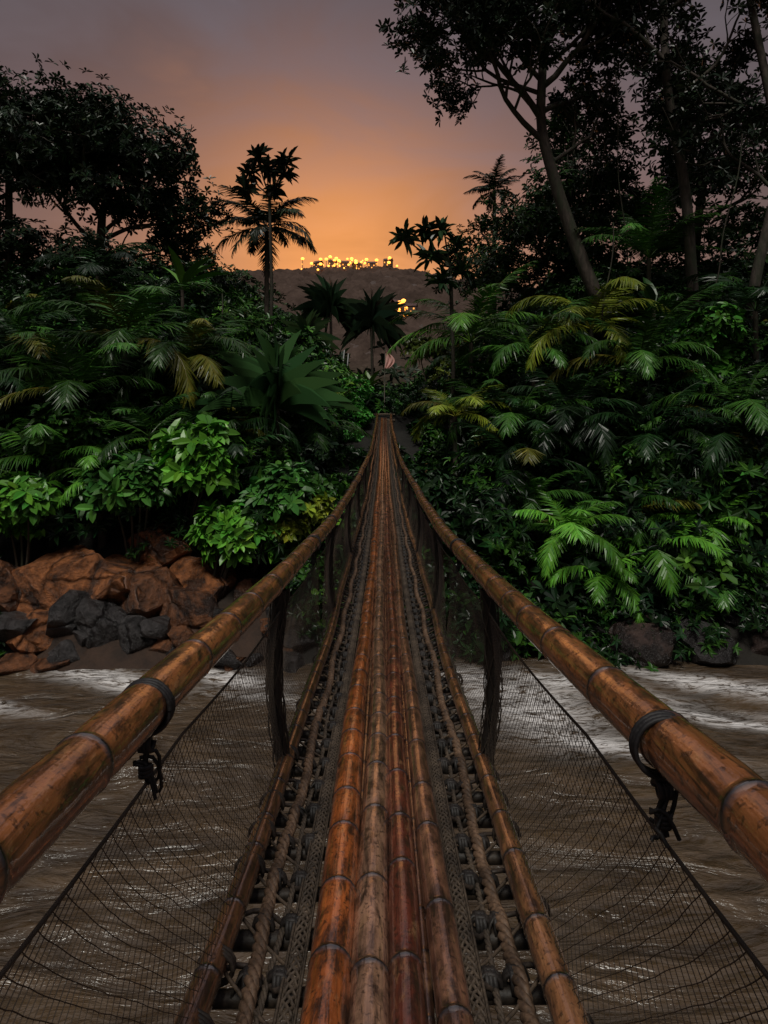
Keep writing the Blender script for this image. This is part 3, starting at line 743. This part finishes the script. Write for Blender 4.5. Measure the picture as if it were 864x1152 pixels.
rk=[(-10.6,20.9,2.0,1.7,1.5,1.3,RED,.5),(-9.0,20.6,1.9,1.4,1.3,1.2,RED,-.3),(-11.9,19.6,.6,1.5,1.1,.8,GR,.2),(-7.7,20.6,1.6,1.3,1.2,1.2,BR,-.6),(-8.9,19.4,.8,.8,.7,1.3,GR,.6),(-9.9,19.8,1.0,.9,.8,1.1,GR,.9),(-10.9,19.3,.5,.8,.8,.8,RED,.6),(-6.6,20.2,1.0,1.2,1.0,1.0,BR,-.3),(-5.5,20.1,.7,1.0,.9,.8,GR,.2),(-7.6,19.4,.5,.8,.6,.7,GR,-.5),(-6.6,19.3,.3,.8,.5,.5,BR,.3),(-9.9,18.9,.05,.7,.6,.35,BR,.3),(-4.4,20.,.4,.9,.8,.7,BR,.4),(-12.8,20.8,1.8,1.6,1.3,1.3,BR,.1),(-7.6,21.6,2.7,1.4,1.,.9,RED,.2),(-6.0,21.2,1.9,1.2,1.,.8,RED,-.2),(-14.6,20,.8,1.6,1.2,1.1,GR,.1),(-3.4,20.3,.6,.8,.7,.7,GR,.3),(-4.6,20.9,1.2,1.0,.8,.7,BR,.1),
  (-2.6,20.,.2,.9,.7,.5,GR,0),(3.4,20.2,.3,1.0,.8,.6,GR,.2),(6.,20.0,.4,1.2,.9,.7,GR,.1),(8.3,19.6,.4,1.3,.9,.8,(.07,.045,.038),.3),(10.2,19.4,.35,1.3,.9,.7,GR,-.2),(12.0,19.4,.4,1.4,1,.8,(.07,.045,.038),.2),(4.8,20.8,.9,1.1,.8,.8,GR,-.2),(-11.0,18.7,.0,.5,.4,.3,GR,.3),(-5.6,18.9,.0,.5,.4,.3,GR,.3)]
for i in range(50):
    x=[R.uniform(-13,-2),R.uniform(3,15)][i%2];y=19.3+R.uniform(-.3,.8)-(.5 if x<0 else 0)
    s=R.uniform(.25,.6);rk.append((x,y,float(max(H(x,y),0))+.05,s*1.3,s,s*.8,[GR,BR,GR][i%3] if x<0 else GR,R.uniform(-.5,.5)))
for i,(x,y,z,sx,sy,sz,c,ro) in enumerate(rk):
    rock((x,y,z),(sx,sy,sz),c,i+3,ro)

# ---------------------------------------------------------------- small things beyond the bridge
mb=MB()
for a,b in(((-2.62,37.0,8.6),(-2.35,37.0,11.0)),((-2.3,37.1,8.6),(-2.12,37.1,10.8))):
    tube(mb,[a,((a[0]+b[0])/2,a[1],(a[2]+b[2])/2),b],.035,6,(.6,.6,.6))
mb.build('white_poles',plain('white_paint',(.7,.7,.72)))
e=empty('pink_flag')
mb=MB();tube(mb,[(.02,34.4,6.8),(.03,34.4,9.),(.06,34.4,10.85)],.025,6,(.2,.18,.15));mb.build('flag_pole',BARK,True,e)
mb=MB();nu,nv=12,14;v=[];f=[]
for i in range(nv):
    t=i/(nv-1)
    for j in range(nu):
        u=j/(nu-1);w=.06+.46*math.sin(t*math.pi*.9)**.9
        v.append((.06+u*w+.03*math.sin(t*5),34.38+.06*math.sin(u*14+t*3),10.82-1.05*t-.15*u*(1-t)))
for i in range(nv-1):
    for j in range(nu-1): a=i*nu+j;f.append((a,a+1,a+nu+1,a+nu))
mb.add(v,f,(.6,.3,.28));mb.build('flag_cloth',plain('pink_cloth',(.8,.45,.40),.8),True,e)

# distant houses and lamps on the hill
wall=plain('house_wall',(.12,.09,.07));roof=plain('house_roof',(.10,.05,.04))
win=plain('lit_window',(.8,.5,.2),emit=(1,.33,.05),es=1.6);lampm=plain('lamp_glow',(.9,.6,.3),emit=(1,.34,.04),es=3.8)
hm=MB();box(hm,(0,0,2),(8,6,6),(.3,.25,.2))
rm=MB();rm.add([[-4.4,-3.5,5.02],[4.4,-3.5,5.02],[4.4,3.5,5.02],[-4.4,3.5,5.02],[-4.4,0,7.4],[4.4,0,7.4]],[[0,1,5,4],[3,4,5,2]],(.16,.06,.04))
wm=MB()
for xx in(-2.6,2.2): box(wm,(xx,-3.03,3),(1.0,.08,1.2),(1,1,1))
box(wm,(.1,-3.03,.6),(1.0,.08,1.6),(1,1,1))
hp=[(-64,604),(-50,606),(-38,608),(-26,606),(-12,608),(4,606),(10,470),(20,455),(-220,604),(-250,606),(-275,604)]
pl=lambda x,y:(x,y,float(cz(x,y))+1.)
for i,(x,y) in enumerate(hp):
    e=empty('hillside_house',pl(x,y));e.rotation_euler=(0,0,R.uniform(-.6,.6))
    if i==0: parts=[hm.build('walls',wall,False,e),rm.build('roof',roof,False,e),wm.build('windows',win,False,e)]
    else:
        for p_ in parts:
            o=bpy.data.objects.new(p_.name.split('.')[0],p_.data);sc.collection.objects.link(o);o.parent=e
lm=MB();tube(lm,[(0,0,-4),(0,0,2),(0,0,5)],.15,6,(.1,.1,.1))
gm=MB();a=np.linspace(0,math.pi,9);tube(gm,np.stack([a*0,a*0,5-.9*np.cos(a)],1),np.maximum(.9*np.sin(a),.02),10,(1,1,1))
pole=plain('lamp_pole',(.1,.1,.1))
lp=[(R.uniform(-84,18),R.uniform(586,618)) for _ in range(34)]+[(R.normal(-44,11),R.uniform(590,612)) for _ in range(20)]+[(R.normal(16,4.5),R.uniform(450,468)) for _ in range(13)]+[(R.uniform(-290,-205),R.uniform(596,612)) for _ in range(14)]
lparts=None
for x,y in lp:
    q=list(pl(x,y));q[2]+=R.uniform(-2,3.);e=empty('street_lamp',q);s=R.choice([.6,.8,1.2,1.9]);e.scale=(s,s,s**.5)
    if lparts is None: lparts=[lm.build('pole',pole,True,e),gm.build('globe',lampm,True,e)]
    else:
        for p_ in lparts:
            o=bpy.data.objects.new(p_.name.split('.')[0],p_.data);sc.collection.objects.link(o);o.parent=e

# ---------------------------------------------------------------- world
w=bpy.data.worlds.new('World');sc.world=w;w.use_nodes=True;nt=w.node_tree;nt.nodes.clear()
out=N(nt,'ShaderNodeOutputWorld');bg=N(nt,'ShaderNodeBackground');nt.links.new(bg.outputs[0],out.inputs[0])
tc=N(nt,'ShaderNodeTexCoord');sx=N(nt,'ShaderNodeSeparateXYZ');nt.links.new(tc.outputs['Generated'],sx.inputs[0])
mp=N(nt,'ShaderNodeMapping');mp.inputs['Scale'].default_value=(1.3,1.3,4.2);mp.inputs['Rotation'].default_value=(0,.15,0);nt.links.new(tc.outputs['Generated'],mp.inputs[0])
cl=noise(nt,2.3,mp.outputs[0],4,.52,.7)
zz=math_(nt,'ADD',sx.outputs[2],math_(nt,'MULTIPLY',math_(nt,'SUBTRACT',cl,.5),.26))
base=ramp(nt,zz,[(0,(.10,.06,.045)),(.2,(.36,.18,.125)),(.32,(.285,.163,.143)),(.42,(.215,.140,.140)),(.54,(.145,.112,.125)),(.63,(.22,.18,.19)),(.72,(.75,.62,.58)),(.84,(.50,.45,.46)),(1,(.30,.29,.33))])  # bright high band lies above the view, added for highlights on the bamboo
away=ramp(nt,zz,[(0,(.03,.028,.03)),(.3,(.06,.052,.06)),(.55,(.09,.08,.09)),(.78,(.28,.26,.29)),(1,(.30,.29,.33))])
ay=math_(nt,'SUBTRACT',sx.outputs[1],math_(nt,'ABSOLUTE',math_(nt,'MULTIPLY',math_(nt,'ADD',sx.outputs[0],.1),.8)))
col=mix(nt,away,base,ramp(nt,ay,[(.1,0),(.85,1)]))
gx=math_(nt,'DIVIDE',math_(nt,'ADD',sx.outputs[0],.07),.21);gz_=math_(nt,'DIVIDE',math_(nt,'SUBTRACT',zz,.21),.15)
g=math_(nt,'ADD',math_(nt,'MULTIPLY',gx,gx),math_(nt,'MULTIPLY',gz_,gz_))
g=math_(nt,'EXPONENT',math_(nt,'MULTIPLY',g,-1.))
g=math_(nt,'MULTIPLY',g,math_(nt,'GREATER_THAN',sx.outputs[1],0))
col=mix(nt,col,(1.0,.385,.11),math_(nt,'MULTIPLY',g,.95))
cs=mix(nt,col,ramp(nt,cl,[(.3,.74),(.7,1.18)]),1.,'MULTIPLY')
sky=N(nt,'ShaderNodeTexSky',sky_type='NISHITA',sun_disc=False);sky.sun_elevation=math.radians(2);sky.sun_rotation=math.radians(180)
sk=mix(nt,sky.outputs[0],(.006,.006,.006),1.,'MULTIPLY')
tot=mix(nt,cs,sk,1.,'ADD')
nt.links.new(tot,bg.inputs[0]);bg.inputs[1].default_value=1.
sl=bpy.data.lights.new('sun','SUN');sl.energy=1.55;sl.angle=math.radians(14);sl.color=(1,.96,.86)
so=bpy.data.objects.new('sun',sl);so.rotation_euler=(math.radians(30),0,math.radians(-8));sc.collection.objects.link(so)

cam=bpy.data.cameras.new('camera');co=bpy.data.objects.new('camera',cam);sc.collection.objects.link(co)
cam.sensor_width=36;cam.lens=700/1152*36;cam.shift_y=-.109;cam.clip_end=3000;cam.clip_start=.05
co.location=(0,0,CZ);co.rotation_euler=(math.radians(90),0,0);sc.camera=co
print('faces',sum(len(o.data.polygons) for o in bpy.data.objects if o.type=='MESH'),'bushes',nb)
